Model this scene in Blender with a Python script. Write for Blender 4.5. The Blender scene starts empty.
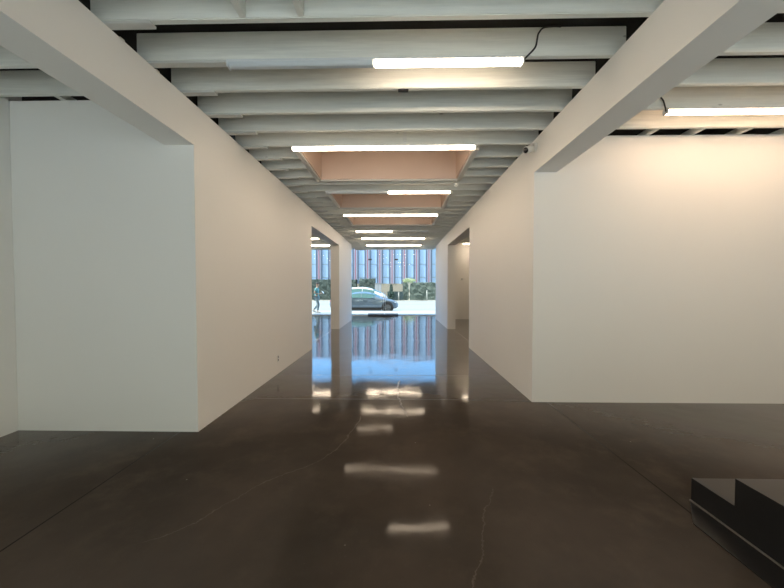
import bpy, bmesh, math, random
from mathutils import Vector, Matrix
random.seed(7)
SC = bpy.context.scene
COL = SC.collection
PI = math.pi
H = 3.43            # underside of the joists
DECK = 3.665        # underside of the roof deck
EYE = 1.53

# ------------------------------------------------------------------ materials
def newmat(name):
    m = bpy.data.materials.new(name); m.use_nodes = True
    nt = m.node_tree; nt.nodes.clear()
    out = nt.nodes.new('ShaderNodeOutputMaterial')
    return m, nt, out

def N(nt, typ, **kw):
    n = nt.nodes.new(typ)
    for k, v in kw.items():
        if k.startswith('_'): setattr(n, k[1:], v)
        else:
            n.inputs[k.replace('__', ' ')].default_value = v
    return n

def pos(nt, scale=(1, 1, 1)):
    g = nt.nodes.new('ShaderNodeNewGeometry')
    mp = nt.nodes.new('ShaderNodeMapping'); mp.inputs['Scale'].default_value = scale
    nt.links.new(g.outputs['Position'], mp.inputs['Vector'])
    return mp.outputs['Vector']

def mix(nt, fac, a, b):
    n = nt.nodes.new('ShaderNodeMix'); n.data_type = 'RGBA'
    for sock, v in ((n.inputs['Factor'], fac), (n.inputs[6], a), (n.inputs[7], b)):
        if hasattr(v, 'links'): nt.links.new(v, sock)
        elif isinstance(v, (int, float)): sock.default_value = v
        else: sock.default_value = (*v, 1)
    return n.outputs[2]

def math_n(nt, op, a, b=None, c=None, clamp=False):
    n = nt.nodes.new('ShaderNodeMath'); n.operation = op; n.use_clamp = clamp
    for i, v in enumerate((a, b, c)):
        if v is None: continue
        if hasattr(v, 'links'): nt.links.new(v, n.inputs[i])
        else: n.inputs[i].default_value = v
    return n.outputs[0]

def mrange(nt, v, a, b, c=0., d=1.):
    n = nt.nodes.new('ShaderNodeMapRange'); n.interpolation_type = 'SMOOTHSTEP'
    nt.links.new(v, n.inputs['Value'])
    n.inputs['From Min'].default_value = a; n.inputs['From Max'].default_value = b
    n.inputs['To Min'].default_value = c; n.inputs['To Max'].default_value = d
    return n.outputs['Result']

def mat(name, col, rough=.6, var=.06, scale=6., bump=0., metal=0., bscale=None, stretch=(1, 1, 1), spec=.5, coat=0.):
    m, nt, out = newmat(name)
    b = N(nt, 'ShaderNodeBsdfPrincipled', Roughness=rough, Metallic=metal)
    b.inputs['Specular IOR Level'].default_value = spec
    b.inputs['Coat Weight'].default_value = coat
    v = pos(nt, stretch)
    n = N(nt, 'ShaderNodeTexNoise', Scale=scale, Detail=5.)
    nt.links.new(v, n.inputs['Vector'])
    lo = tuple(max(0, c * (1 - var)) for c in col); hi = tuple(min(1, c * (1 + var)) for c in col)
    nt.links.new(mix(nt, n.outputs['Fac'], lo, hi), b.inputs['Base Color'])
    if bump:
        n2 = N(nt, 'ShaderNodeTexNoise', Scale=bscale or scale * 4, Detail=4.)
        nt.links.new(v, n2.inputs['Vector'])
        bp = N(nt, 'ShaderNodeBump', Strength=bump, Distance=.01)
        nt.links.new(n2.outputs['Fac'], bp.inputs['Height'])
        nt.links.new(bp.outputs['Normal'], b.inputs['Normal'])
    nt.links.new(b.outputs['BSDF'], out.inputs['Surface'])
    return m

def emit(name, col, strength):
    m, nt, out = newmat(name)
    e = N(nt, 'ShaderNodeEmission', Strength=strength); e.inputs['Color'].default_value = (*col, 1)
    n = N(nt, 'ShaderNodeTexNoise', Scale=3.); nt.links.new(pos(nt), n.inputs['Vector'])
    nt.links.new(mix(nt, n.outputs['Fac'], col, tuple(c * .985 for c in col)), e.inputs['Color'])
    nt.links.new(e.outputs[0], out.inputs['Surface'])
    return m

def glass(name, tint=(.93, .97, .97)):
    m, nt, out = newmat(name)
    t = N(nt, 'ShaderNodeBsdfTransparent'); t.inputs['Color'].default_value = (*tint, 1)
    g = N(nt, 'ShaderNodeBsdfGlossy', Roughness=.0)
    f = N(nt, 'ShaderNodeFresnel', IOR=1.1)
    n = N(nt, 'ShaderNodeTexNoise', Scale=.8); nt.links.new(pos(nt), n.inputs['Vector'])
    fac = math_n(nt, 'MULTIPLY', f.outputs[0], mrange(nt, n.outputs['Fac'], .2, .8, .85, 1.))
    mx = N(nt, 'ShaderNodeMixShader')
    nt.links.new(fac, mx.inputs[0]); nt.links.new(t.outputs[0], mx.inputs[1]); nt.links.new(g.outputs[0], mx.inputs[2])
    nt.links.new(mx.outputs[0], out.inputs['Surface'])
    return m

def floor_mat():
    m, nt, out = newmat('polished_concrete')
    b = N(nt, 'ShaderNodeBsdfDiffuse', Roughness=.3); gl = N(nt, 'ShaderNodeBsdfGlossy', Roughness=.06)
    g = nt.nodes.new('ShaderNodeNewGeometry')
    sx = nt.nodes.new('ShaderNodeSeparateXYZ'); nt.links.new(g.outputs['Position'], sx.inputs[0])
    X, Y = sx.outputs['X'], sx.outputs['Y']
    def noise(scale, detail=5., rough=.55):
        n = N(nt, 'ShaderNodeTexNoise', Scale=scale, Detail=detail, Roughness=rough)
        nt.links.new(g.outputs['Position'], n.inputs['Vector']); return n.outputs['Fac']
    big, mid, fine = noise(.55), noise(2.6, 8., .65), noise(38.)
    c = mix(nt, mrange(nt, big, .3, .7), (.050, .041, .034), (.092, .072, .059))
    c = mix(nt, mrange(nt, mid, .45, .75, 0, .55), c, (.105, .081, .064))
    c = mix(nt, mrange(nt, fine, .6, .8, 0, .25), c, (.12, .098, .082))
    # saw-cut joints
    def line(coord, at, w, wob=0.):
        cc = coord
        if wob:
            cc = math_n(nt, 'ADD', coord, math_n(nt, 'MULTIPLY', math_n(nt, 'SUBTRACT', noise(5.), .5), wob))
        d = math_n(nt, 'ABSOLUTE', math_n(nt, 'SUBTRACT', cc, at))
        return mrange(nt, d, w, w * 1.6, 1, 0)
    def mx(a, b_): return math_n(nt, 'MAXIMUM', a, b_)
    joints = mx(line(X, -2.295, .005), line(X, 1.975, .005))
    for y in (4.3, 5.46, 9.1, 13.): joints = mx(joints, line(Y, y, .006))
    # cracks: x as a function of y
    def crack(pts, w, wob):
        ys = [p[1] for p in pts]; y0, y1 = min(ys), max(ys)
        xs = [p[0] for p in pts]; x0, x1 = min(xs), max(xs)
        t = math_n(nt, 'DIVIDE', math_n(nt, 'SUBTRACT', Y, y0), y1 - y0)
        fc = nt.nodes.new('ShaderNodeFloatCurve'); nt.links.new(t, fc.inputs['Value'])
        cv = fc.mapping.curves[0]
        pp = sorted(((y - y0) / (y1 - y0), (x - x0) / (x1 - x0)) for x, y in pts)
        cv.points[0].location = pp[0]; cv.points[1].location = pp[-1]
        for p in pp[1:-1]: cv.points.new(*p)
        fc.mapping.update()
        xx = math_n(nt, 'ADD', math_n(nt, 'MULTIPLY', fc.outputs[0], x1 - x0), x0)
        xx = math_n(nt, 'ADD', xx, math_n(nt, 'MULTIPLY', math_n(nt, 'SUBTRACT', noise(9., 6., .7), .5), wob))
        d = math_n(nt, 'ABSOLUTE', math_n(nt, 'SUBTRACT', X, xx))
        l = mrange(nt, d, w, w * 2.2, 1, 0)
        inside = math_n(nt, 'MULTIPLY', mrange(nt, Y, y0 - .01, y0 + .06), mrange(nt, Y, y1 - .06, y1 + .01, 1, 0))
        return math_n(nt, 'MULTIPLY', l, inside)
    ck = mx(crack([(-.43, 3.75), (-.486, 3.34), (-.642, 2.83), (-1.039, 2.447), (-1.217, 2.181), (-1.354, 1.965), (-1.596, 1.82)], .0025, .1),
            crack([(.72, 2.42), (.676, 2.301), (.562, 2.088), (.517, 1.92), (.468, 1.775), (.394, 1.605), (.37, 1.4)], .0025, .1))
    ck = mx(ck, crack([(.12, 3.7), (.05, 4.1), (.0, 4.5), (.02, 5.2)], .004, .16))
    # paint and plaster specks
    vo = N(nt, 'ShaderNodeTexVoronoi', Scale=5.); nt.links.new(g.outputs['Position'], vo.inputs['Vector'])
    sp = math_n(nt, 'MULTIPLY', mrange(nt, vo.outputs['Distance'], .02, .035, 1, 0), mrange(nt, mid, .5, .56))
    c = mix(nt, joints, c, (.012, .010, .008))
    c = mix(nt, math_n(nt, 'MULTIPLY', ck, mrange(nt, mid, .35, .6, .1, .5)), c, (.16, .13, .105))
    c = mix(nt, math_n(nt, 'MULTIPLY', sp, .7), c, (.3, .27, .23))
    nt.links.new(c, b.inputs['Color'])
    r = math_n(nt, 'ADD', mrange(nt, mid, .3, .75, .055, .11), math_n(nt, 'MULTIPLY', mx(joints, mx(ck, sp)), .35))
    nt.links.new(r, gl.inputs['Roughness'])
    bh = math_n(nt, 'ADD', math_n(nt, 'MULTIPLY', noise(1.3, 2., .4), 1.), math_n(nt, 'MULTIPLY', noise(7., 3.), .13))
    bh = math_n(nt, 'SUBTRACT', bh, math_n(nt, 'MULTIPLY', mx(joints, ck), .04))
    bp = N(nt, 'ShaderNodeBump', Strength=.35, Distance=.012)
    nt.links.new(bh, bp.inputs['Height'])
    nt.links.new(bp.outputs['Normal'], b.inputs['Normal']); nt.links.new(bp.outputs['Normal'], gl.inputs['Normal'])
    lw = N(nt, 'ShaderNodeLayerWeight', Blend=.5)
    nt.links.new(bp.outputs['Normal'], lw.inputs['Normal'])
    fac = mrange(nt, lw.outputs['Facing'], .58, .92, .018, .80)
    ms = N(nt, 'ShaderNodeMixShader')
    nt.links.new(fac, ms.inputs[0]); nt.links.new(b.outputs[0], ms.inputs[1]); nt.links.new(gl.outputs[0], ms.inputs[2])
    nt.links.new(ms.outputs[0], out.inputs['Surface'])
    return m

def timber(name, col):
    m, nt, out = newmat(name)
    b = N(nt, 'ShaderNodeBsdfPrincipled', Roughness=.7)
    g = N(nt, 'ShaderNodeTexNoise', Scale=3., Detail=7., Roughness=.65); nt.links.new(pos(nt, (.5, 6., 9.)), g.inputs['Vector'])
    w_ = N(nt, 'ShaderNodeTexNoise', Scale=1.1, Detail=3.); nt.links.new(pos(nt, (.8, 3., 2.)), w_.inputs['Vector'])
    c = mix(nt, mrange(nt, g.outputs['Fac'], .3, .7), tuple(x * .82 for x in col), col)
    c = mix(nt, mrange(nt, w_.outputs['Fac'], .35, .65, 0, .5), c, tuple(x * .90 for x in col))
    v = N(nt, 'ShaderNodeTexVoronoi', Scale=2.6); nt.links.new(pos(nt, (.55, 1., 1.6)), v.inputs['Vector'])
    k = mrange(nt, v.outputs['Distance'], .02, .05, 1, 0)
    c = mix(nt, math_n(nt, 'MULTIPLY', k, .55), c, (.22, .21, .18))
    nt.links.new(c, b.inputs['Base Color'])
    bp = N(nt, 'ShaderNodeBump', Strength=.25, Distance=.006)
    nt.links.new(g.outputs['Fac'], bp.inputs['Height']); nt.links.new(bp.outputs['Normal'], b.inputs['Normal'])
    nt.links.new(b.outputs['BSDF'], out.inputs['Surface'])
    return m

M = dict(
    wall=mat('white_wall_paint', (.84, .825, .79), .55, .012, 1.2, .03, bscale=60.),
    joist=timber('whitewashed_timber', (.88, .88, .82)),
    deck=mat('black_deck', (.012, .012, .012), .9, .2, 4.),
    lining=mat('warm_lit_plaster', (.66, .51, .42), .7, .03, 2., .05),  # off-white plaster with the strip lights' warm glow tinted into its colour
    trim=mat('grey_white_trim', (.6, .6, .57), .6, .05, 4., .1),
    floor=floor_mat(),
    metal_white=mat('white_enamel', (.72, .74, .75), .4, .03, 8.),
    led_warm=emit('lit_warm_diffuser', (1., .69, .45), 20.),
    lens_off=mat('unlit_diffuser', (.62, .66, .69), .35, .02, 8.),
    led=emit('lit_diffuser', (1., .80, .59), 27.),
    black=mat('black_plastic', (.015, .015, .016), .45, .2, 20.),
    cord=mat('black_cord', (.02, .02, .02), .6, .2, 20.),
    plastic=mat('white_plastic', (.75, .75, .72), .4, .03, 20.),
    lensglass=mat('dark_lens', (.01, .01, .015), .08, .1, 20.),
    steel=mat('brushed_steel', (.55, .56, .57), .3, .05, 30., metal=1.),
    dark_metal=mat('dark_bronze', (.03, .028, .026), .4, .15, 20., metal=.3),
    glass=glass('clear_glass'),
    stair_black=mat('black_painted_steel', (.012, .012, .013), .32, .25, 5., .06),
    tread=mat('brown_concrete_tread', (.030, .0225, .018), .35, .25, 3., .06),
    edge=mat('worn_metal_edge', (.35, .32, .29), .35, .2, 30., metal=.6),
    sidewalk=mat('pale_yard_bounce', (.62, .61, .58), .85, .05, 3., .1),
    walk=mat('grey_sidewalk', (.40, .40, .385), .85, .05, 3., .1),
    asphalt=mat('bleached_asphalt', (.30, .315, .31), .9, .06, 4., .2),
    line=mat('road_line', (.22, .24, .24), .8, .05, 5.),
    roof=mat('roof_gravel', (.35, .34, .32), .95, .1, 8.),
    panel_blue=mat('sky_blue_panel', (.40, .63, 1.0), .35, .05, .5),
    fin_white=mat('pale_lavender_backing', (.66, .76, .98), .5, .03, 2.),
    fin_navy=mat('navy_fin', (.09, .14, .25), .5, .1, 2.),
    fin_red=mat('red_fin', (.40, .17, .29), .5, .1, 2.),
    ledge=mat('grey_ledge', (.30, .42, .58), .6, .08, 2.),
    base_wall=mat('beige_render', (.34, .325, .29), .8, .06, 2., .1),
    teal_wall=mat('dark_teal_fence', (.05, .085, .10), .7, .15, 3., .1),
    hedge_d=mat('dark_hedge_leaves', (.055, .08, .078), .8, .6, 2.5, .6, bscale=8.),
    hedge_l=mat('grey_green_hedge_leaves', (.10, .135, .125), .8, .5, 2.5, .6, bscale=8.),
    shrub=mat('shrub_leaves', (.02, .045, .04), .8, .4, 6., .3),
    leaf=mat('pale_leaves', (.46, .54, .34), .7, .25, 5.),
    bark=mat('pale_bark', (.62, .60, .55), .8, .12, 8., .2),
    bollard=mat('white_bollard_paint', (.36, .38, .38), .5, .05, 6.),
    car_dark=mat('blue_grey_car_paint', (.15, .20, .26), .28, .05, 3., metal=.5, coat=.6),
    car_white=mat('white_car_paint', (.60, .61, .62), .3, .02, 3., coat=.5),
    car_glass=mat('teal_car_glass', (.06, .16, .17), .06, .2, 1., spec=.9),
    tyre=mat('tyre_rubber', (.02, .02, .021), .8, .2, 30.),
    rim=mat('wheel_alloy', (.14, .145, .15), .35, .05, 20., metal=.5),
    lamp=mat('headlamp_lens', (.7, .72, .75), .1, .05, 10.),
    tail=mat('tail_lamp', (.4, .02, .02), .2, .1, 10.),
    under=mat('dark_cladding', (.03, .03, .033), .7, .15, 10.),
    skin=mat('skin', (.55, .36, .27), .55, .05, 20.),
    hair=mat('dark_hair', (.05, .035, .03), .6, .3, 40.),
    shirt=mat('teal_shirt', (.16, .40, .43), .8, .1, 12., .1),
    pants=mat('grey_blue_trousers', (.22, .29, .32), .8, .1, 12., .1),
    shoe=mat('grey_shoe', (.4, .42, .43), .7, .1, 20.),
    paper=mat('white_phone', (.8, .8, .8), .4, .02, 10.),
    cabinet=mat('pale_grey_cabinet', (.34, .37, .43), .5, .03, 4.),
)

# ------------------------------------------------------------------ mesh helpers
class MB:
    def __init__(s): s.bm = bmesh.new()
    def box(s, x0, x1, y0, y1, z0, z1, bev=0.):
        r = bmesh.ops.create_cube(s.bm, size=1.)
        vs = r['verts']
        for v in vs:
            v.co = Vector(((x0 + x1) / 2 + v.co.x * (x1 - x0), (y0 + y1) / 2 + v.co.y * (y1 - y0), (z0 + z1) / 2 + v.co.z * (z1 - z0)))
        if bev:
            es = list({e for v in vs for e in v.link_edges})
            bmesh.ops.bevel(s.bm, geom=es, offset=bev, segments=2, affect='EDGES')
        return s
    def cyl(s, p0, p1, r0, r1=None, n=20):
        p0, p1 = Vector(p0), Vector(p1); d = p1 - p0
        m = Matrix.Translation((p0 + p1) / 2) @ d.to_track_quat('Z', 'Y').to_matrix().to_4x4()
        bmesh.ops.create_cone(s.bm, cap_ends=True, segments=n, radius1=r0, radius2=r0 if r1 is None else r1, depth=d.length, matrix=m)
        return s
    def ball(s, c, r, sc=(1, 1, 1), u=16, v=10):
        m = Matrix.Translation(c) @ Matrix.Diagonal((*sc, 1))
        bmesh.ops.create_uvsphere(s.bm, u_segments=u, v_segments=v, radius=r, matrix=m); return s
    def tube(s, pts, r, n=8):
        pts = [Vector(p) for p in pts]; rings = []
        for i, p in enumerate(pts):
            d = (pts[min(i + 1, len(pts) - 1)] - pts[max(i - 1, 0)]).normalized()
            q = d.to_track_quat('Z', 'Y')
            rings.append([s.bm.verts.new(p + q @ Vector((r * math.cos(a), r * math.sin(a), 0))) for a in (2 * PI * k / n for k in range(n))])
        for a, b in zip(rings, rings[1:]):
            for k in range(n): s.bm.faces.new((a[k], a[(k + 1) % n], b[(k + 1) % n], b[k]))
        s.bm.faces.new(rings[0][::-1]); s.bm.faces.new(rings[-1]); return s
    def prism(s, poly, axis, a, b):
        """poly of 2-D points extruded along axis (0 = x, 1 = y, 2 = z)"""
        def P(p, t):
            l = list(p); l.insert(axis, t); return s.bm.verts.new(l)
        A = [P(p, a) for p in poly]; B = [P(p, b) for p in poly]
        n = len(poly)
        s.bm.faces.new(A); s.bm.faces.new(B[::-1])
        for i in range(n): s.bm.faces.new((A[i], B[i], B[(i + 1) % n], A[(i + 1) % n]))
        return s
    def build(s, name, m, parent=None, origin=(0, 0, 0), smooth=False):
        bmesh.ops.recalc_face_normals(s.bm, faces=s.bm.faces)
        o3 = Vector(origin)
        for v in s.bm.verts: v.co -= o3
        me = bpy.data.meshes.new(name); s.bm.to_mesh(me); s.bm.free()
        me.materials.append(m)
        if smooth:
            for p in me.polygons: p.use_smooth = True
        o = bpy.data.objects.new(name, me); COL.objects.link(o)
        if parent is not None: o.parent = parent
        else: o.location = o3
        return o

def tag(o, label=None, cat=None, group=None, kind=None):
    if label: o['label'] = label
    if cat: o['category'] = cat
    if group: o['group'] = group
    if kind: o['kind'] = kind
    return o
def thing(name, loc, label, cat, group=None, kind=None, rz=0.):
    o = bpy.data.objects.new(name, None); COL.objects.link(o)
    o.location = loc; o.rotation_euler = (0, 0, rz); o.empty_display_size = .1
    return tag(o, label, cat, group, kind)
def struct(name, mb, m, parent=None, label=None, cat=None):
    o = mb.build(name, m, parent)
    if parent is None: tag(o, label, cat or name.split('_')[0], kind='structure')
    return o

# ------------------------------------------------------------------ the shell
struct('floor', MB().box(-7.25, 6.5, -1.75, 16.92, -.15, 0), M['floor'], label='dark brown polished concrete floor with joints and cracks', cat='floor')
# corridor walls, with the headers that carry the joists
XL0, XL1, XR0, XR1 = -2.405, -2.1, 1.77, 2.055
struct('wall_left', MB().box(XL0, XL1, 3.29, 7.76, 0, H - .022).box(XL0, XL1, 7.76, 11.4, 3.0, H - .022).box(XL0, XL1, 11.4, 14.46, 0, H - .022)
       .box(XL0, XL1, -1.5, 3.29, 2.985, H - .022), M['wall'], label='long white wall on the left of the corridor with a doorway')
struct('wall_right', MB().box(XR0, XR1, 4.23, 8.0, 0, H).box(XR0, XR1, 8.0, 11.46, 3.0, H).box(XR0, XR1, 11.46, 15.1, 0, H)
       .box(XR0, XR1, -1.5, 4.23, 3.01, H), M['wall'], label='long white wall on the right of the corridor with a doorway')
struct('wall_left_bay', MB().box(-4.23, XL0, 3.29, 3.57, 0, 3.45), M['wall'], label='grey-lit white wall facing the camera at left')
struct('wall_left_side', MB().box(-4.23, -4.03, -1.5, 3.288, 0, DECK), M['wall'], label='white side wall at the far left edge')
struct('wall_right_bay', MB().box(XR1, 6.25, 4.23, 4.5, 0, 3.475), M['wall'], label='wide white wall facing the camera at right')
struct('wall_right_side', MB().box(6.25, 6.45, -1.5, 16.8, 0, DECK), M['wall'])
struct('wall_right_far', MB().box(XR1, 6.25, 14.92, 15.1, 0, DECK), M['wall'], label='white end wall seen through the right doorway')
struct('wall_left_far', MB().box(-7.2, -7.0, 3.57, 16.8, 0, DECK), M['wall'])
struct('wall_left_inner', MB().box(-7.0, -4.23, 3.3, 3.57, 0, DECK), M['wall'])
# rear wall, with wide windows behind the camera
rw = MB().box(-4.23, 6.45, -1.75, -1.5, 3.2, DECK).box(-4.23, 6.45, -1.75, -1.5, 0, .06).box(-4.23, -3.9, -1.75, -1.5, .06, 3.2).box(6.15, 6.45, -1.75, -1.5, .06, 3.2)
struct('wall_back', rw, M['wall'])
w2 = MB()
for i in range(5):
    x = -3.9 + 10.05 * i / 4; w2.box(x - .03, x + .03, -1.66, -1.58, .06, 3.2)
w2.box(-3.9, 6.15, -1.66, -1.58, .06, .11).box(-3.9, 6.15, -1.66, -1.58, 3.14, 3.2)
win2 = struct('window_2', w2, M['dark_metal'], label='wide window in the rear wall behind the camera')
MB().box(-3.9, 6.15, -1.625, -1.615, .11, 3.14).build('pane', M['glass'], win2)

# roof deck with the three skylight openings
WX0, WX1 = -1.37, 1.03
WELLS = [(4.46, 5.75), (6.49, 7.79), (8.52, 9.95)]
FT = .085
ys = [-1.75]
deck = MB()
for a, b in WELLS:
    deck.box(-7.2, 6.45, ys[-1], a - .02, DECK, DECK + .12)
    deck.box(-7.2, WX0 - .02, a - .02, b + .02, DECK, DECK + .12).box(WX1 + .02, 6.45, a - .02, b + .02, DECK, DECK + .12)
    ys.append(b + .02)
deck.box(-7.2, 6.45, ys[-1], 16.95, DECK, DECK + .12)
struct('ceiling', deck, M['deck'], label='black roof deck above the ceiling joists')

# ------------------------------------------------------------------ skylight wells
WNAME = ['nearest', 'middle', 'farthest']
for (a, b), nm in zip(WELLS, WNAME):
    sk = thing('skylight', (0, a, H), f'recessed skylight well in the ceiling with warm light tinted into its lining, {nm} of three from the camera', 'skylight', 'skylight wells over the corridor')
    o = (0, a, H); z0, z1 = H + .015, 4.4
    t = .018
    MB().box(WX0 - t, WX0, a, b, z0, z1).box(WX1, WX1 + t, a, b, z0, z1).box(WX0 - t, WX1 + t, b, b + t, z0, z1).box(WX0 - t, WX1 + t, a - t, a, z0, z1)\
        .build('lining', M['lining'], sk, o)
    MB().box(WX0 - t, WX1 + t, a - t, b + t, z1, z1 + .03).build('lid', M['lining'], sk, o)
    MB().box(WX0 - FT, WX0 - t, a, b, H - .02, DECK, .004).box(WX1 + t, WX1 + FT, a, b, H - .02, DECK, .004)\
        .box(WX0 - FT, WX1 + FT, b + t, b + t + .05, H - .012, DECK, .004).build('frame', M['trim'], sk, o)

# ------------------------------------------------------------------ ceiling joists
SP = .409
JT = .05
def JY(k): return 2.295 + SP * k
FIX = [(1, 'first', (0, 1)), (5, 'near', (1, 1)), (10, 'mid', (0, 1)), (15, 'far', (1, 1)), (21, 'short', (1, 0)), (25, 'pen', (1, 1)), (30, 'last', (1, 1))]
FNAME = {1: 'the half-lit strip light nearest the camera', 5: 'the strip light in front of the nearest skylight',
         10: 'the strip light between the nearest and middle skylights', 15: 'the strip light in front of the farthest skylight',
         21: 'the short left-hand strip light past the skylights', 25: 'the second-last strip light', 30: 'the last strip light before the window'}
ORD = ['', 'first', 'second', 'third', 'fourth', 'fifth', 'sixth', 'seventh']
CUT = {}
for wi, ks in enumerate(((6, 7, 8), (11, 12, 13), (16, 17, 18))):
    for j, k in enumerate(ks): CUT[k] = (wi, j)
JX0, JX1 = -2.205, 1.87
def joist(x0, x1, y, label, group, shim=None, mt='joist'):
    mb = MB().box(x0, x1, y, y + JT, H, DECK - .002, .006)
    o = mb.build('ceiling_joist', M[mt], None, ((x0 + x1) / 2, y, H))
    tag(o, label, 'joist', group)
    if shim:
        xs, ln = shim; ln += xs - JX0; xs = JX0
        MB().box(xs, xs + ln, y - .004, y + JT + .012, H - .0215, H - .001, .003).build('shim', M['trim'], o, ((x0 + x1) / 2, y, H))
    return o
for k in range(-1, 36):
    y = JY(k)
    ln = .36 + random.uniform(-.05, .06)
    if k in CUT:
        wi, j = CUT[k]
        joist(JX0, WX0 - FT - .002, y, f'short white ceiling joist left of the {WNAME[wi]} skylight, {ORD[j+1]} from its front', 'short joists beside the skylights', (-2.095, min(ln, .4)))
        joist(WX1 + FT + .002, JX1, y, f'short white ceiling joist right of the {WNAME[wi]} skylight, {ORD[j+1]} from its front', 'short joists beside the skylights')
        continue
    ref = max([f[0] for f in FIX if f[0] <= k], default=None)
    if ref is None: lab = 'white ceiling joist nearest the camera, at the top edge with two blocks behind it' if k == 0 else 'white ceiling joist just above the top edge of the picture'
    elif ref == k: lab = f'white timber ceiling joist carrying {FNAME[k]}'
    elif k in (9, 14, 19): lab = f'white ceiling joist along the far edge of the {WNAME[(9, 14, 19).index(k)]} skylight'
    else:
        n = k - ref - sum(1 for c in CUT if ref < c < k)
        lab = f'white ceiling joist, {ORD[n]} behind {FNAME[ref]}'
    if k == 1: ln = .75
    joist(JX0, JX1, y, lab, 'ceiling joists across the corridor', (-2.095, ln))
# two blocks between the first joists
for x, w in ((-1.10, 'left'), (-.685, 'right')):
    o = MB().box(x - .022, x + .022, JY(-1) + JT, JY(0), H + .002, DECK - .002, .004).build('joist_block', M['joist'], None, (x, JY(-1) + JT, H))
    tag(o, f'white timber block between the first joists at the top edge, {w} of two', 'block', 'blocks between the first joists')
# side bays
LB = [2.33, 2.735, 3.14]
for i, y in enumerate(LB):
    joist(-4.028, JX0 - .16, y, ['white joist in the left bay above the top left corner', 'white joist in the left bay, second from the grey-lit wall', 'white joist in the left bay closest to the grey-lit wall'][i], 'joists in the left bay')
RB = [1.87, 2.28, 2.69, 3.10, 3.51, 3.93]
for i, y in enumerate(RB):
    lab = {3: 'white joist in the right bay, just in front of its strip light', 4: 'white joist in the right bay carrying the strip light', 5: 'white joist in the right bay closest to the wide white wall',
           2: 'white joist in the right bay, second in front of its strip light', 1: 'white joist in the right bay, third in front of its strip light', 0: 'white joist in the right bay beyond the top right corner'}[i]
    joist(JX1 + .14, 6.248, y, lab, 'joists in the right bay')
def blk(x, y0, y1, z0, z1, lab, grp):
    o = MB().box(x - .03, x + .03, y0, y1, z0, z1, .004).build('joist_block', M['joist'], None, (x, y0, z0)); tag(o, lab, 'block', grp)
for i, x in enumerate((2.66, 3.22, 3.78, 4.36, 4.94, 5.5)):
    blk(x, 3.93 + JT, 4.4, 3.478, 3.55, f'small white block on top of the right bay wall, {["first","second","third","fourth","fifth","sixth"][i]} from the corridor', 'blocks above the right bay wall')
for i, x in enumerate((-3.46, -2.93)):
    blk(x, 3.14 + JT, 3.5, 3.453, 3.52, f'small white block on top of the left bay wall, {["nearer the side wall", "nearer the corridor"][i]}', 'blocks above the left bay wall')
# rooms behind the doorways
for k in range(14, 36):
    joist(-6.998, JX0 - .16, JY(k), 'white ceiling joist in the side room seen through the left doorway', 'joists in the left side room')
for k in range(14, 31):
    joist(JX1 + .14, 6.248, JY(k), 'white ceiling joist in the side room seen through the right doorway', 'joists in the right side room')

# ------------------------------------------------------------------ strip lights
def strip(x0, y, lit, label, group, cord=None, L=2.47, led='led', bracket=True):
    zt = H - .001
    t = thing('strip_light', (x0 + L / 2, y, zt), label, 'strip light', group)
    o = (x0 + L / 2, y, zt)
    MB().box(x0, x0 + L, y - .036, y + .036, zt - .018, zt, .003).build('housing', M['metal_white'], t, o)
    for i in (0, 1):
        a = x0 + i * L / 2 + (.012 if i == 0 else .007); b = x0 + (i + 1) * L / 2 - (.012 if i else .007)
        poly = [(y - .03, zt - .018), (y - .028, zt - .044), (y - .018, zt - .054), (y + .018, zt - .054), (y + .028, zt - .044), (y + .03, zt - .018)]
        d = MB().prism(poly, 0, a, b).build('diffuser', M[led if lit[i] else 'lens_off'], t, o)
        d['label'] = 'lit white diffuser' if lit[i] else 'unlit grey diffuser'
    for x in (x0 - .004, x0 + L - .008): MB().box(x, x + .012, y - .036, y + .036, zt - .056, zt, .003).build('end_cap', M['metal_white'], t, o)
    if bracket: MB().box(x0 + 1.2, x0 + 1.25, y + JT / 2 + .001, y + JT / 2 + .014, zt - .016, DECK - .003, .002).build('bracket', M['plastic'], t, o)
    if cord: MB().tube(cord, .007).build('cord', M['cord'], t, o)
    return t, o
def arc(pts, n=8):
    out = []
    P = [Vector(p) for p in pts]; P = [P[0]] + P + [P[-1]]
    for i in range(1, len(P) - 2):
        for s in range(n):
            u = s / n; a, b, c, d = P[i - 1:i + 3]
            out.append(.5 * ((2 * b) + (c - a) * u + (2 * a - 5 * b + 4 * c - d) * u * u + (3 * b - a - 3 * c + d) * u ** 3))
    out.append(P[-1]); return out
SL = {1: 'ceiling strip light nearest the camera, left half unlit, with a black cord', 5: 'fully lit ceiling strip light in front of the nearest skylight',
      10: 'ceiling strip light in front of the middle skylight, only its right half lit', 15: 'fully lit ceiling strip light in front of the farthest skylight',
      21: 'ceiling strip light past the skylights with only its left half lit', 25: 'fully lit strip light past the skylights, second from the window',
      30: 'fully lit strip light closest to the front window'}
for k, _, lit in FIX:
    y = JY(k) + JT / 2
    cord = None
    if k == 1:
        f = JY(1) - .012
        cord = arc([(1.03, y, H - .03), (1.07, f + .004, H + .0), (1.125, f, H + .06), (1.14, f, H + .13), (1.15, f, H + .17), (1.19, f, H + .215), (1.27, f, H + .225), (1.33, f, H + .222)])
    t, o = strip(-1.435, y, lit, SL[k], 'strip lights over the corridor', cord, bracket=False)
    if k >= 5: MB().box(.065, .115, JY(k) - .022, JY(k) - .001, H + .03, DECK - .01, .003).build('bracket', M['plastic'], t, o)
y = 3.51 + JT / 2
strip(2.87, y, (1, 1), 'lit ceiling strip light in the right bay near the wide white wall', None, arc([(2.875, y, H - .03), (2.83, y - .045, H - .01), (2.81, y - .045, H + .06), (2.78, y - .045, H + .1)]), led='led_warm')
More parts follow.
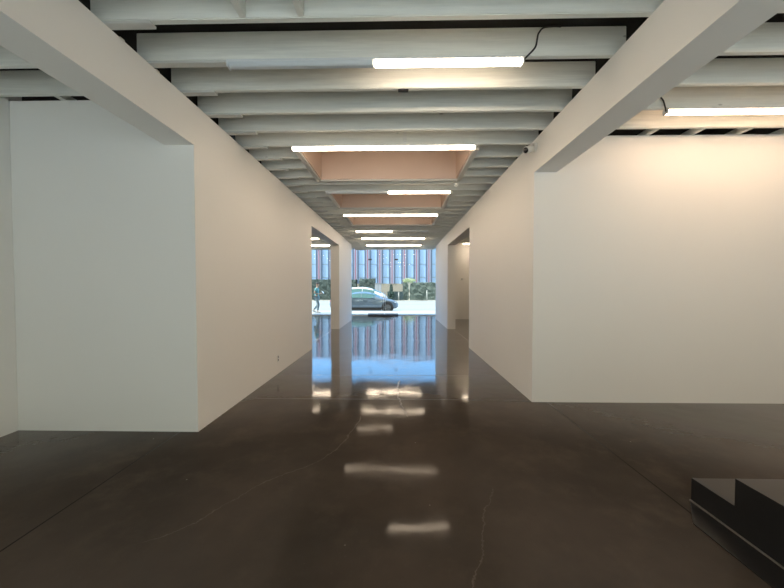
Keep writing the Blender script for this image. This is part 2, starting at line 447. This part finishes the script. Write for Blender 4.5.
for yy, lab in ((12.53, 'lit strip light seen through the left doorway, nearer one'), (14.56, 'lit strip light seen through the left doorway, closer to the window')):
    strip(-5.57, yy + JT / 2, (1, 1), lab, 'strip lights in the left side room')
strip(2.87, RB[1] - 1.0, (1, 1), 'lit strip light in the right bay above and behind the camera', 'strip lights in the right bay', led='led_warm')
strip(2.87, -.66, (1, 1), 'lit strip light in the right bay behind the camera, near the rear window', 'strip lights in the right bay', led='led_warm')
strip(-5.57, JY(19) + JT / 2, (1, 1), 'lit strip light in the left side room, nearest the camera and out of view', 'strip lights in the left side room')
strip(2.87, JY(29) + JT / 2, (1, 1), 'lit strip light seen through the right doorway', 'strip lights in the right side room')
strip(2.87, JY(20) + JT / 2, (1, 1), 'lit strip light in the right side room, nearest the camera and out of view', 'strip lights in the right side room')

# ------------------------------------------------------------------ small fittings
o = (1.77, 4.20, 3.315)
c = thing('security_camera', o, 'small white security camera with dark lens high on the right corridor wall', 'camera')
MB().cyl((1.768, 4.20, 3.315), (1.735, 4.20, 3.315), .058, .052).build('mount', M['plastic'], c, o, True)
a, b = Vector((1.725, 4.20, 3.31)), Vector((1.625, 4.145, 3.26))
MB().cyl((1.74, 4.20, 3.315), a, .026).cyl(a, b, .046, .046).build('body', M['plastic'], c, o, True)
d = (b - a).normalized()
MB().cyl(b - d * .002, b + d * .01, .036, .033).build('lens', M['lensglass'], c, o, True)

de = thing('ceiling_detector', (1.06, 5.88, H), 'small round white detector by the far right corner of nearest skylight', 'detector')
MB().cyl((1.06, 5.9, H + .2), (1.06, 5.9, H - .03), .014).build('stem', M['plastic'], de, (1.06, 5.88, H))
MB().ball((1.06, 5.9, H - .045), .042, (1, 1, .9)).build('head', M['plastic'], de, (1.06, 5.88, H), True)
cl = MB().box(.0, .1, JY(2) + .012, JY(2) + .05, H - .014, H - .0005, .003).build('cable_clip', M['black'], None, (.05, JY(2), H))
tag(cl, 'small black clip under the joist just behind the first strip light', 'clip')

def plate(name, x, y, z, nx, w, h, label, cat):
    t = thing(name, (x, y, z), label, cat); o = (x, y, z)
    if nx: MB().box(x, x + .008, y - w / 2, y + w / 2, z - h / 2, z + h / 2, .002).build('plate', M['plastic'], t, o)
    else: MB().box(x - w / 2, x + w / 2, y - .012, y, z - h / 2, z + h / 2, .002).build('plate', M['plastic'], t, o)
    return t, o
t, o = plate('power_outlet', -2.1, 5.53, .27, 1, .075, .115, 'white power outlet low on the left corridor wall', 'outlet')
for dz in (-.026, .026): MB().box(-2.0925, -2.0905, 5.515, 5.545, .27 + dz - .013, .27 + dz + .013, .002).build('socket', M['cord'], t, o)
t, o = plate('wall_thermostat', 2.965, 14.92, 1.85, 0, .12, .12, 'small white thermostat on the wall seen through the right doorway', 'thermostat')
MB().box(2.93, 3.0, 14.905, 14.909, 1.85, 1.88).build('display', M['lensglass'], t, o)

# ------------------------------------------------------------------ front window and doors
YF = 16.8
DX0, DXM, DX1 = -1.58, -.71, .02
wf = MB().box(-7.0, 6.25, YF - .02, YF + .1, H + .1, DECK, .004).box(-7.0, DX0, YF - .02, YF + .06, 0, .03).box(DX1, 6.25, YF - .02, YF + .06, 0, .03)
win1 = struct('window_1', wf, M['trim'], label='full-height front window looking onto the street')
def pane(x0, x1, z0, z1): MB().box(x0 + .003, x1 - .003, YF + .014, YF + .026, z0, z1).build('pane', M['glass'], win1)
for a, b in ((-7.0, -5.6), (-5.6, -4.2), (-4.2, -2.9), (-2.9, DX0), (DX1, 1.62), (1.62, 3.2), (3.2, 4.7), (4.7, 6.25)): pane(a, b, .03, H + .1)
pane(DX0, DX1, 2.99, H + .1)
struct('trim_1', MB().box(DX0, DX1, YF - .07, YF + .11, 0, .035, .004), M['dark_metal'], label='dark threshold under the glass front doors', cat='threshold')
for i, (x0, x1) in enumerate(((DX0, DXM), (DXM, DX1))):
    dr = struct(f'door_{i+1}', MB().box(x0 + .004, x1 - .004, YF + .014, YF + .026, .05, 2.98), M['glass'], label=f'frameless glass front door, {["left","right"][i]} leaf')
    px = x0 + .02 if i == 0 else x1 - .2
    MB().box(px, px + .18, YF + .0, YF + .04, 2.9, 2.97, .004).build('pivot_fitting', M['dark_metal'], dr)
    MB().box(x0 + .01, x1 - .01, YF + .004, YF + .036, .05, .1, .004).build('bottom_rail', M['dark_metal'], dr)
    hx = DXM + (-.05 if i == 0 else .05)
    h = MB().cyl((hx, YF - .045, .28), (hx, YF - .045, 1.24), .014)
    for z in (.38, 1.14): h.cyl((hx, YF - .045, z), (hx, YF + .015, z), .009)
    h.build('handle', M['steel'], dr, smooth=True)

# ------------------------------------------------------------------ stairs at lower right
st = thing('staircase', (2.085, 2.28, 0), 'black-sided stairs with brown treads rising at the lower right edge', 'stairs')
so = (2.085, 2.28, 0)
TR, RI, X1 = .29, .172, 3.6
prof = [(2.28, .012)]
for i in range(5): prof += [(2.28 - TR * i, RI * (i + 1) - .002), (2.28 - TR * (i + 1), RI * (i + 1) - .002)]
prof.append((2.28 - TR * 5 - .7, RI * 5 - .002)); prof.append((2.28 - TR * 5 - .7, .012))
MB().prism(prof, 0, 2.085, 2.118).build('side_panel', M['stair_black'], st, so)
MB().prism(prof, 0, X1 - .018, X1).build('side_panel', M['stair_black'], st, so)
for i in range(5):
    y1 = 2.28 - TR * i; y0 = y1 - TR - (.7 if i == 4 else 0)
    MB().box(2.119, X1 - .019, y0 + .001, y1 - .003, RI * (i + 1) - .03, RI * (i + 1) - .003).build('tread', M['tread'], st, so)
    MB().box(2.119, X1 - .019, y1 - .02, y1 - .004, RI * i + .002, RI * (i + 1) - .031).build('riser', M['stair_black'], st, so)
MB().prism([(1.90, 2.06), (2.076, 2.275), (2.076, .14), (1.90, .14)], 2, .0005, .006).build('dark_floor_band', M['stair_black'], st, so)  # thin black sheet for the dark band on the floor beside the stairs
MB().box(2.077, 2.085, .83 - .7, 2.285, .001, .014).build('edge_strip', M['edge'], st, so)

# ------------------------------------------------------------------ the street
struct('sidewalk', MB().box(-30, 30, 16.92, 20.0, -.2, -.01), M['walk'], label='pale sunlit sidewalk outside the front window')
struct('street', MB().box(-45, 45, 20.0, 36.5, -.4, -.16), M['asphalt'], label='bright street beyond the parked cars', cat='road')
struct('far_sidewalk', MB().box(-45, 45, 36.5, 60, -.4, -.1), M['walk'], label='far sidewalk below the hedges', cat='sidewalk')
for i, y in enumerate((23.6, 30.0)):
    struct('road_line', MB().box(-45, 45, y, y + .12, -.162, -.156), M['line'], label=['lane line nearer the window', 'lane line farther from the window'][i], cat='line')
struct('bounce_yard', MB().box(-30, 30, -40, -1.75, -.3, -.02), M['sidewalk'], cat='ground')  # unseen pale ground, added to bounce sunlight up onto the joists

# striped building
B0 = 44.
bd = thing('striped_building', (0, B0, -.1), 'pale blue building with vertical navy, red and white fins across the street', 'building')
bo = (0, B0, -.1)
BZ = 8.6
MB().box(-34, 24, B0, B0 + 9, -.1, BZ).build('blue_wall', M['panel_blue'], bd, bo)
MB().box(-34, 24, B0 - .05, B0, 4.52, 4.6).build('ledge', M['ledge'], bd, bo)
MB().box(-34, 24, B0 - .05, B0, 2.72, 2.82).build('ledge', M['ledge'], bd, bo)
MB().box(-34, 24, B0 - .12, B0, BZ - .15, BZ + .1).build('parapet', M['fin_white'], bd, bo)
MB().box(-34, 24, B0 - .15, B0, -.1, 1.9).build('plinth', M['base_wall'], bd, bo)
for i in range(-13, 11):
    x = -.78 + 1.675 * i
    MB().box(x - .34, x + .30, B0 - .06, B0 - .001, 1.9, BZ - .15).build('fin_backing', M['fin_white'], bd, bo)
    for dx, mm in ((-.36, 'fin_navy'), (.32, 'fin_navy'), (-.03, 'fin_red')):
        w = .085 if mm == 'fin_navy' else .045
        MB().box(x + dx - w, x + dx + w, B0 - .22, B0 - .061, 1.9, BZ - .15).build('fin', M[mm], bd, bo)

def hedge(x0, x1, y0, y1, z1, m, label, seed):
    r = random.Random(seed)
    bm = bmesh.new()
    bmesh.ops.create_cube(bm, size=1.)
    for v in bm.verts: v.co = Vector(((x0 + x1) / 2 + v.co.x * (x1 - x0), (y0 + y1) / 2 + v.co.y * (y1 - y0), -.1 + (v.co.z + .5) * (z1 + .1)))
    for ax, n in ((0, int((x1 - x0) / .22)), (1, 4), (2, int(z1 / .22))):
        lo, hi = ((x0, x1), (y0, y1), (-.1, z1))[ax]
        for i in range(1, n):
            co = [0, 0, 0]; co[ax] = lo + (hi - lo) * i / n; no = [0, 0, 0]; no[ax] = 1
            bmesh.ops.bisect_plane(bm, geom=bm.verts[:] + bm.edges[:] + bm.faces[:], plane_co=co, plane_no=no)
    for v in bm.verts:
        if v.co.z > -.05: v.co += Vector((r.uniform(-.07, .07), r.uniform(-.09, .09), r.uniform(-.08, .09)))
    mb = MB(); mb.bm.free(); mb.bm = bm
    return tag(mb.build('hedge', m, None, ((x0 + x1) / 2, (y0 + y1) / 2, -.1)), label, 'hedge', 'hedges across the street')
hedge(.62, 14., 38., 39.2, 1.95, M['hedge_l'], 'clipped grey-green hedge behind the small tree', 1)
hedge(-4.6, -2.75, 38., 39.2, 2.42, M['hedge_d'], 'tall dark hedge behind the white car', 2)
hedge(-16., -5.0, 38., 39.2, 2.3, M['hedge_d'], 'dark hedge behind the walking person', 3)
f = MB().box(-1.25, .6, 37.6, 37.9, -.1, .92, .01)
for i in range(13): f.box(-1.24 + i * .15, -1.22 + i * .15, 37.585, 37.601, -.05, .9)
tag(f.build('low_fence', M['teal_wall'], None, (-.3, 37.7, -.1)), 'low dark teal fence between the beige wall and hedge', 'fence')
sh = thing('conical_shrub', (-.78, 36.9, -.1), 'dark pointed shrub standing before the low teal fence', 'shrub')
mb = MB(); rr = random.Random(5)
for i in range(90):
    z = rr.uniform(.0, 1.0); rad = (.42 * (1 - z) ** .75 + .06) * (1.15 if z < .55 else .8)
    a_ = rr.uniform(0, 2 * PI); q = rad * math.sqrt(rr.uniform(.2, 1)) * .75
    mb.ball((-.78 + q * math.cos(a_), 36.9 + q * math.sin(a_), .15 + z * 1.5), rr.uniform(.08, .14), (1, 1, 1.2), 7, 5)
mb.build('foliage', M['shrub'], sh, (-.78, 36.9, -.1))
MB().cyl((-.78, 36.9, -.1), (-.78, 36.9, .3), .05).build('stem', M['bark'], sh, (-.78, 36.9, -.1))
tr = thing('street_tree', (1.3, 36.9, -.1), 'small pale-leaved tree with white trunk across the street', 'tree')
to = (1.3, 36.9, -.1)
MB().tube([(1.3, 36.9, -.1), (1.32, 36.9, .6), (1.29, 36.9, 1.3), (1.33, 36.9, 2.1)], .085, 10).tube([(1.29, 36.9, 1.6), (1.0, 36.85, 2.15)], .04).tube([(1.3, 36.9, 1.6), (1.65, 36.95, 2.15)], .04).build('trunk', M['bark'], tr, to)
mb = MB()
for i in range(700):
    a_ = rr.uniform(0, 2 * PI); q = math.sqrt(rr.random()) * .8
    hgt = .33 * math.sqrt(max(0, 1 - (q / .82) ** 2))
    p = Vector((1.32 + q * math.cos(a_), 36.9 + q * .8 * math.sin(a_), 2.12 + rr.uniform(-.45, 1.) * hgt + .05 * math.sin(a_ * 5)))
    q4 = Matrix.Rotation(rr.uniform(0, 6), 3, 'Z') @ Matrix.Rotation(rr.uniform(0, 3), 3, 'X')
    s = rr.uniform(.05, .1)
    vs = [mb.bm.verts.new(p + q4 @ Vector(u)) for u in ((-s, 0, 0), (0, -s * .5, .01), (s, 0, 0), (0, s * .5, .01))]
    mb.bm.faces.new(vs)
mb.build('foliage', M['leaf'], tr, to)
for x, y, z, lab in ((3.33, 37., 1.1, 'taller white bollard before the hedge, right of the tree'), (.08, 37., .88, 'shorter white bollard left of the tree')):
    t = thing('bollard', (x, y, -.1), lab, 'bollard', 'bollards across the street')
    MB().cyl((x, y, -.1), (x, y, z - .08), .07).build('post', M['bollard'], t, (x, y, -.1), True)
    MB().ball((x, y, z - .08), .085, (1, 1, .8)).build('cap', M['bollard'], t, (x, y, -.1), True)
ub = thing('utility_cabinet', (-2.28, 37.0, -.1), 'pale utility cabinet showing above the white car roof', 'cabinet')
uo = (-2.28, 37.0, -.1)
MB().box(-2.66, -1.92, 36.8, 37.2, -.1, 1.86, .02).build('case', M['cabinet'], ub, uo)
MB().box(-2.7, -1.88, 36.76, 37.24, 1.86, 1.9, .01).build('lid', M['cabinet'], ub, uo)
MB().box(-2.3, -2.28, 36.79, 36.801, .2, 1.7).build('door_seam', M['cord'], ub, uo)

# ------------------------------------------------------------------ cars (local x: rear 0 -> front L)
def car(loc, paint, label, zs=1., roof=None, panes=((1.0, 1.28), (1.32, 2.05), (2.1, 2.95)), screen=(2.72, 3.28)):
    t = thing('car', loc, label, 'car', None)
    X = [0, .06, .3, .75, 1.1, 1.5, 1.95, 2.4, 2.8, 3.2, 3.6, 4.05, 4.35, 4.48]
    BELT = [.55, .80, .88, .91, .92, .92, .915, .91, .905, .895, .84, .76, .66, .48]
    ROOF = [.55, .82, .93, .99, 1.13, 1.29, 1.345, 1.34, 1.24, 1.05, .90, .80, .68, .48]
    if roof: ROOF = roof
    BOT = [.4, .28, .22, .2, .19, .19, .19, .19, .19, .19, .19, .2, .24, .34]
    W = [.62, .78, .85, .88, .89, .9, .9, .9, .9, .89, .88, .84, .74, .55]
    CW = [.9, .9, .86, .8, .74, .72, .71, .71, .74, .8, .86, .88, .9, .9]
    def ring(i):
        w, b, r, bo_ = W[i], BELT[i] * zs, ROOF[i] * zs, BOT[i]
        cw = w * CW[i]
        half = [(w * .85, bo_), (w * .985, bo_ + .08), (w, (bo_ + b) * .5), (w * .965, b), (cw, b + (r - b) * .82), (cw * .72, r - .002), (cw * .35, r + .01)]
        return [(y, z) for y, z in half] + [(-y, z) for y, z in half[::-1]]
    mb = MB(); rings = []
    for i, x in enumerate(X): rings.append([mb.bm.verts.new((x, y, z)) for y, z in ring(i)])
    n = len(rings[0])
    for a, b in zip(rings, rings[1:]):
        for k in range(n): mb.bm.faces.new((a[k], a[(k + 1) % n], b[(k + 1) % n], b[k]))
    mb.bm.faces.new(rings[0]); mb.bm.faces.new(rings[-1][::-1])
    body = mb.build('body', M[paint], t, smooth=True)
    s = body.modifiers.new('smooth', 'SUBSURF'); s.levels = 2; s.render_levels = 2
    L = lambda p, q, u: p + (q - p) * u
    def at(x):
        for i in range(len(X) - 1):
            if X[i] <= x <= X[i + 1]:
                u = (x - X[i]) / (X[i + 1] - X[i]); A, B = ring(i), ring(i + 1)
                return [(L(A[k][0], B[k][0], u), L(A[k][1], B[k][1], u)) for k in range(n)]
    # side panes
    for sd in (1, -1):
        for xa, xb in panes:
            mb = MB(); prev = None
            for j in range(9):
                x = L(xa, xb, j / 8); r = at(x)
                (y0, z0), (y1, z1) = r[3], r[4]
                pts = []
                for u in (.12, .5, .93):
                    y_, z_ = L(y0, y1, u), L(z0, z1, u)
                    pts.append((mb.bm.verts.new((x, sd * (y_ + .012), z_)), mb.bm.verts.new((x, sd * (y_ - .02), z_))))
                if prev:
                    for a, b in ((0, 1), (1, 2)):
                        mb.bm.faces.new((prev[a][0], prev[b][0], pts[b][0], pts[a][0])); mb.bm.faces.new((prev[a][1], pts[a][1], pts[b][1], prev[b][1]))
                prev = pts
            mb.build('side_window', M['car_glass'], t)
    for nm, xa, xb in (('windscreen', *screen), ('rear_window', .72, 1.25)):
        mb = MB(); prev = None
        for j in range(7):
            x = L(xa, xb, j / 6); r = at(x)
            pts = []
            for k in (4, 5, 6, 7, 8, 9): 
                y_, z_ = r[k]; 
                if k in (4, 9): y_ *= .95
                pts.append((mb.bm.verts.new((x, y_, z_ + .008)), mb.bm.verts.new((x, y_, z_ - .03))))
            if prev:
                for a in range(5):
                    mb.bm.faces.new((prev[a][0], prev[a + 1][0], pts[a + 1][0], pts[a][0])); mb.bm.faces.new((prev[a][1], pts[a][1], pts[a + 1][1], prev[a + 1][1]))
            prev = pts
        mb.build(nm, M['car_glass'], t)
    for sd in (1, -1):
        for wx in (.82, 3.78):
            MB().cyl((wx, sd * .6, .34), (wx, sd * .893, .34), .385, n=28).build('wheel_arch', M['under'], t)
            w = MB().cyl((wx, sd * .68, .32), (wx, sd * .905, .32), .325, n=28).build('wheel', M['tyre'], t)
            h = MB().cyl((wx, sd * .9, .32), (wx, sd * .915, .32), .215, n=20)
            for q in range(5):
                a = 2 * PI * q / 5
                h.cyl((wx, sd * .915, .32), (wx + .2 * math.cos(a), sd * .918, .32 + .2 * math.sin(a)), .025, n=6)
            h.build('rim', M['rim'], w)
        MB().box(1.1, 3.4, sd * .86, sd * .905, .15, .32, .01).build('sill', M['under'], t)
        MB().ball((2.85, sd * .96, .97 * zs), .09, (.7, 1., .65), 10, 8).build('mirror', M[paint], t, smooth=True)
        MB().ball((4.2, sd * .62, .655 * zs), .13, (1.1, 1.0, .4), 12, 8).build('headlight', M['lamp'], t, smooth=True)
        MB().ball((.1, sd * .62, .74 * zs), .12, (.6, 1.2, .5), 12, 8).build('tail_light', M['tail'], t, smooth=True)
        for hx in (1.42, 2.2): MB().box(hx, hx + .18, sd * .885, sd * .915, .80 * zs, .825 * zs, .006).build('door_handle', M[paint], t)
    return t
car((-4.45, 21.3, -.16), 'car_dark', 'blue-grey sedan parked at the curb just outside the window', .99)
car((-5.25, 26.4, -.16), 'car_white', 'white car in the lane behind the blue-grey sedan', 1.16, [.55, .86, 1.04, 1.2, 1.31, 1.37, 1.40, 1.40, 1.36, 1.27, 1.12, .95, .76, .5], ((.8, 1.4), (1.45, 2.35), (2.4, 3.35)), (3.25, 3.9))

# ------------------------------------------------------------------ the walker
def skin(name, verts, edges, rad, m, parent, root=0, lev=2):
    me = bpy.data.meshes.new(name); me.from_pydata(verts, edges, [])
    o = bpy.data.objects.new(name + '_source', me); COL.objects.link(o)
    md = o.modifiers.new('s', 'SKIN'); md.use_smooth_shade = True
    sv = me.skin_vertices[0].data
    for i, r in enumerate(rad):
        sv[i].radius = r if isinstance(r, tuple) else (r, r); sv[i].use_root = (i == root)
    s = o.modifiers.new('d', 'SUBSURF'); s.levels = lev; s.render_levels = lev
    dg = bpy.context.evaluated_depsgraph_get()
    me2 = bpy.data.meshes.new_from_object(o.evaluated_get(dg)); me2.name = name
    me2.materials.clear(); me2.materials.append(m)
    for p in me2.polygons: p.use_smooth = True
    bpy.data.objects.remove(o)
    o2 = bpy.data.objects.new(name, me2); COL.objects.link(o2)
    if parent: o2.parent = parent
    return o2
V = []; E = []; R = []
def add(p, r, prev=None):
    V.append(p); R.append(r)
    if prev is not None: E.append((prev, len(V) - 1))
    return len(V) - 1
pel = add((0, 0, .93), (.12, .13)); sp1 = add((.0, 0, 1.12), (.10, .125), pel); ch = add((.02, 0, 1.33), (.115, .14), sp1)
nk = add((.035, 0, 1.47), .055, ch); hb = add((.055, 0, 1.55), .07, nk); hm = add((.065, 0, 1.62), (.092, .078), hb); ht = add((.06, 0, 1.69), (.075, .065), hm)
nose = add((.165, 0, 1.595), .012, hm)
for s in (1, -1): add((.05, s * .085, 1.6), .014, hm)
LIMB = {}
for s in (-1, 1):
    sh_ = add((.02, s * .18, 1.40), .055, ch)
    el = add((-.07, s * .23, 1.14), .042, sh_)
    wr = add((.16, s * .12, 1.09), .028, el); pm = add((.235, s * .10, 1.105), .03, wr)
    for j, ln in enumerate((.06, .072, .078, .07)):
        a = add((.27, s * (.12 - .018 * j), 1.115 - .004 * j), .009, pm); b = add((.27 + ln * .45, s * (.12 - .02 * j), 1.13), .0085, a); add((.27 + ln * .6, s * (.11 - .02 * j), 1.15), .008, b)
    a = add((.22, s * .075, 1.14), .011, pm); add((.26, s * .065, 1.165), .009, a)
    LIMB[s] = (sh_, el, wr)
LEG = {}
for s, pts in ((-1, [(0, -.09, .87), (.13, -.1, .49), (.06, -.1, .1), (.2, -.11, .045)]), (1, [(-.01, .09, .87), (.05, .1, .48), (-.22, .1, .16), (-.1, .11, .05)])):
    p0 = add(pts[0], .085, pel); p1 = add(pts[1], .06, p0); p2 = add(pts[2], .04, p1); p3 = add(pts[3], .035, p2); LEG[s] = pts
PX, PY = -4.66, 18.25
person = skin('person', V, E, R, M['skin'], None)
person.location = (PX, PY, 0)
tag(person, 'person in teal shirt walking past the window looking at a phone', 'person')
V2, E2, R2 = [], [], []
def add2(p, r, prev=None):
    V2.append(p); R2.append(r)
    if prev is not None: E2.append((prev, len(V2) - 1))
    return len(V2) - 1
a = add2((0, 0, .9), (.15, .165)); b = add2((0, 0, 1.12), (.135, .155), a); c_ = add2((.02, 0, 1.33), (.14, .165), b); add2((.03, 0, 1.45), .075, c_)
for s in (-1, 1):
    d_ = add2((.02, s * .18, 1.40), .075, c_); add2((-.035, s * .212, 1.23), .062, d_)
skin('shirt', V2, E2, R2, M['shirt'], person)
V2, E2, R2 = [], [], []
a = add2((0, 0, .93), (.145, .155))
for s in (-1, 1):
    p = LEG[s]; d_ = add2(p[0], .108, a); e_ = add2(p[1], .078, d_); add2(tuple(Vector(p[1]).lerp(Vector(p[2]), .9)), .058, e_)
skin('trousers', V2, E2, R2, M['pants'], person)
for s in (-1, 1):
    p = LEG[s]; q = Vector(p[2]); w = Vector(p[3])
    mb = MB().ball(q + Vector((0, 0, -.035)), .058, (1.1, .85, .9), 12, 8).ball((q + w) / 2 + Vector((0, 0, -.02)), .06, (1.5, .8, .65), 12, 8).ball(w, .05, (1.4, .95, .8), 12, 8)
    mb.build('shoe', M['shoe'], person, smooth=True)
hr = MB().ball((.045, 0, 1.665), .098, (1.05, .92, .85), 20, 14)
for v in hr.bm.verts:
    if v.co.x > .1 and v.co.z < 1.69: v.co.x = .1 - (v.co.x - .1) * .3
hr.build('hair', M['hair'], person, smooth=True)
ph = thing('phone', (PX + .36, PY - .0, 1.19), 'white phone held up by the walking person', 'phone')
pb = MB().box(-.012, .012, -.1, .1, -.08, .08, .006); pb.build('case', M['paper'], ph); ph.rotation_euler = (0, math.radians(-35), 0)
sc_ = MB().box(-.0135, -.0125, -.09, .09, -.07, .07); sc_.build('screen', M['lensglass'], ph)

# ------------------------------------------------------------------ light
w = bpy.data.worlds.new('sky'); SC.world = w; w.use_nodes = True
nt = w.node_tree; nt.nodes.clear()
out = nt.nodes.new('ShaderNodeOutputWorld')
tc = nt.nodes.new('ShaderNodeTexCoord'); sx = nt.nodes.new('ShaderNodeSeparateXYZ'); nt.links.new(tc.outputs['Generated'], sx.inputs[0])
haze = mrange(nt, sx.outputs['Y'], .35, -.35)          # whiter, brighter sky on the sun's side
col = mix(nt, haze, (.25, .55, 1.0), (1.0, 1.0, .90))
stren = mrange(nt, sx.outputs['Y'], .35, -.35, 2.2, 1.1)
bg = nt.nodes.new('ShaderNodeBackground'); nt.links.new(col, bg.inputs['Color']); nt.links.new(stren, bg.inputs['Strength'])
nt.links.new(bg.outputs[0], out.inputs['Surface'])
sd = bpy.data.lights.new('sun', 'SUN'); sd.energy = 5.5; sd.angle = .01; sd.color = (1, .95, .87)
so_ = bpy.data.objects.new('sun', sd); COL.objects.link(so_)
so_.rotation_euler = Vector((.5, .2, -.84)).to_track_quat('-Z', 'Y').to_euler(); so_.location = (0, -8, 20)

# ------------------------------------------------------------------ camera
cd = bpy.data.cameras.new('camera'); cam = bpy.data.objects.new('camera', cd); COL.objects.link(cam)
cd.sensor_width = 36; cd.lens = 36 * 320 / 784; cd.clip_start = .05; cd.clip_end = 300
cam.location = (0, 0, EYE)
cam.rotation_euler = (math.radians(90) - math.atan(7.7 / 320), 0, math.atan(6 / 320))
SC.camera = cam
vs = SC.view_settings
SC.display_settings.display_device = 'sRGB'
vs.view_transform = 'Standard'; vs.look = 'None'; vs.gamma = 1; vs.use_curve_mapping = False
vs.exposure = 0.5
SC.cycles.use_denoising = True
SC.cycles.max_bounces = 10; SC.cycles.diffuse_bounces = 6; SC.cycles.transparent_max_bounces = 12
SC.cycles.sample_clamp_indirect = 4.
